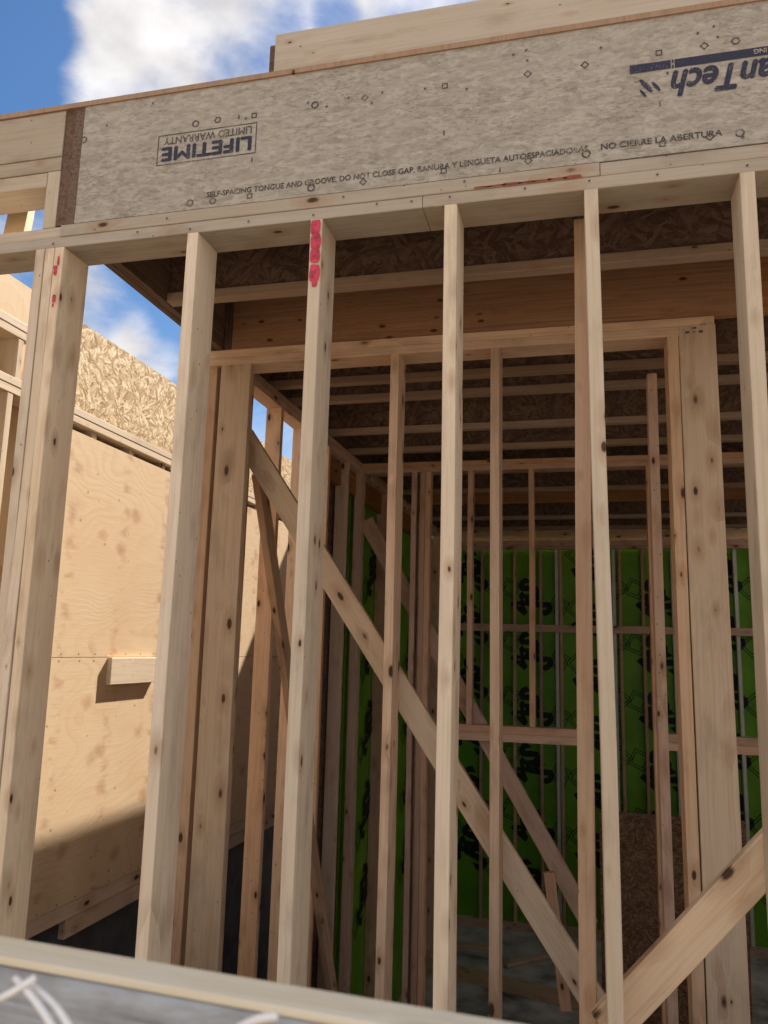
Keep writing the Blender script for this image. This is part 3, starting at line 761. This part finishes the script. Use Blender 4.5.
# ------------------------------------------------------------------ light
sun_dir = Vector((1, 2.8, 3.38)).normalized()      # towards the sun
sl = bpy.data.lights.new('sun', 'SUN'); sl.energy = 4.7; sl.angle = R(.55); sl.color = (1, .94, .84)
so = bpy.data.objects.new('sun', sl); COL.objects.link(so)
so.rotation_euler = sun_dir.to_track_quat('Z', 'Y').to_euler(); so.location = (3, 8, 10)
elev = math.asin(sun_dir.z); azim = math.atan2(sun_dir.x, sun_dir.y)
w = bpy.data.worlds.new('World'); scene.world = w; w.use_nodes = True
nt = w.node_tree; nt.nodes.clear()
def N(k, **kw):
    x = nt.nodes.new(k)
    for a, b in kw.items(): setattr(x, a, b)
    return x
L = nt.links.new
out = N('ShaderNodeOutputWorld'); sky = N('ShaderNodeTexSky', sky_type='NISHITA')
sky.sun_disc = False; sky.sun_elevation = elev; sky.sun_rotation = azim; sky.air_density = 1.0; sky.dust_density = .6; sky.ozone_density = 2.0
hs = N('ShaderNodeHueSaturation'); hs.inputs['Saturation'].default_value = 1.3; L(sky.outputs[0], hs.inputs['Color'])
bg = N('ShaderNodeBackground'); bg.inputs[1].default_value = .05; L(hs.outputs[0], bg.inputs[0])
bc = N('ShaderNodeBackground'); bc.inputs[0].default_value = (.96, .98, 1, 1); bc.inputs[1].default_value = .42
n2 = N('ShaderNodeTexNoise'); n2.inputs['Scale'].default_value = 9; n2.inputs['Detail'].default_value = 6
cr = N('ShaderNodeMapRange'); cr.inputs[1].default_value = .35; cr.inputs[2].default_value = .6; cr.inputs[3].default_value = .27; cr.inputs[4].default_value = .40
L(n2.outputs[0], cr.inputs[0]); L(cr.outputs[0], bc.inputs[1])
tc = N('ShaderNodeTexCoord'); mp = N('ShaderNodeMapping'); mp.inputs['Scale'].default_value = (1, 1, 1.7); mp.inputs['Location'].default_value = (.3, .1, .45)
L(tc.outputs['Generated'], mp.inputs[0])
no = N('ShaderNodeTexNoise'); no.inputs['Scale'].default_value = 5.5; no.inputs['Detail'].default_value = 9; no.inputs['Roughness'].default_value = .56; no.inputs['Distortion'].default_value = .3
L(mp.outputs[0], no.inputs['Vector']); L(mp.outputs[0], n2.inputs['Vector'])
acc = no.outputs[0]
def bump_dir(px, py, width, amp):
    global acc
    d = ray(px, py).normalized()
    vm = N('ShaderNodeVectorMath', operation='DOT_PRODUCT'); L(tc.outputs['Generated'], vm.inputs[0]); vm.inputs[1].default_value = d
    mr = N('ShaderNodeMapRange', interpolation_type='SMOOTHSTEP'); L(vm.outputs['Value'], mr.inputs[0])
    mr.inputs[1].default_value = math.cos(math.atan(width / F)); mr.inputs[2].default_value = 1.0; mr.inputs[3].default_value = 0; mr.inputs[4].default_value = amp
    ad = N('ShaderNodeMath', operation='ADD'); L(acc, ad.inputs[0]); L(mr.outputs[0], ad.inputs[1]); acc = ad.outputs[0]
bump_dir(110, 50, 90, .22); bump_dir(230, 50, 170, .18); bump_dir(430, -30, 130, .2)
bump_dir(0, 40, 75, -.35); bump_dir(337, 14, 26, -.22); bump_dir(105, 310, 60, .24); bump_dir(150, 352, 45, .2); bump_dir(165, 280, 70, -.22); bump_dir(10, -40, 90, -.25)
vm = N('ShaderNodeVectorMath', operation='DOT_PRODUCT'); L(tc.outputs['Generated'], vm.inputs[0]); vm.inputs[1].default_value = (.15, -.92, .36)  # unseen bright cloud bank behind the camera, added as fill light
mr = N('ShaderNodeMapRange', interpolation_type='SMOOTHSTEP'); L(vm.outputs['Value'], mr.inputs[0]); mr.inputs[1].default_value = -.25; mr.inputs[2].default_value = .5; mr.inputs[4].default_value = .4
ad = N('ShaderNodeMath', operation='ADD'); L(acc, ad.inputs[0]); L(mr.outputs[0], ad.inputs[1]); acc = ad.outputs[0]
rp_ = N('ShaderNodeMapRange', interpolation_type='SMOOTHSTEP'); L(acc, rp_.inputs[0]); rp_.inputs[1].default_value = .48; rp_.inputs[2].default_value = .82
mx = N('ShaderNodeMixShader'); L(rp_.outputs[0], mx.inputs[0]); L(bg.outputs[0], mx.inputs[1]); L(bc.outputs[0], mx.inputs[2]); L(mx.outputs[0], out.inputs[0])

# ------------------------------------------------------------------ camera
cd = bpy.data.cameras.new('camera'); cam = bpy.data.objects.new('camera', cd); COL.objects.link(cam)
cd.sensor_fit = 'VERTICAL'; cd.sensor_height = 32; cd.sensor_width = 24; cd.lens = F / 1024 * 32
cd.clip_start = .02; cd.clip_end = 2000
cam.matrix_world = ROT.to_4x4()
cd.dof.use_dof = True; cd.dof.focus_distance = 3.0; cd.dof.aperture_fstop = 5.0
scene.camera = cam
scene.view_settings.view_transform = 'Standard'; scene.view_settings.look = 'None'
scene.view_settings.gamma = 1; scene.view_settings.exposure = 1.42
scene.view_settings.use_curve_mapping = False
scene.view_settings.use_white_balance = True; scene.view_settings.white_balance_temperature = 6800; scene.view_settings.white_balance_tint = 14
scene.cycles.max_bounces = 10; scene.cycles.diffuse_bounces = 8
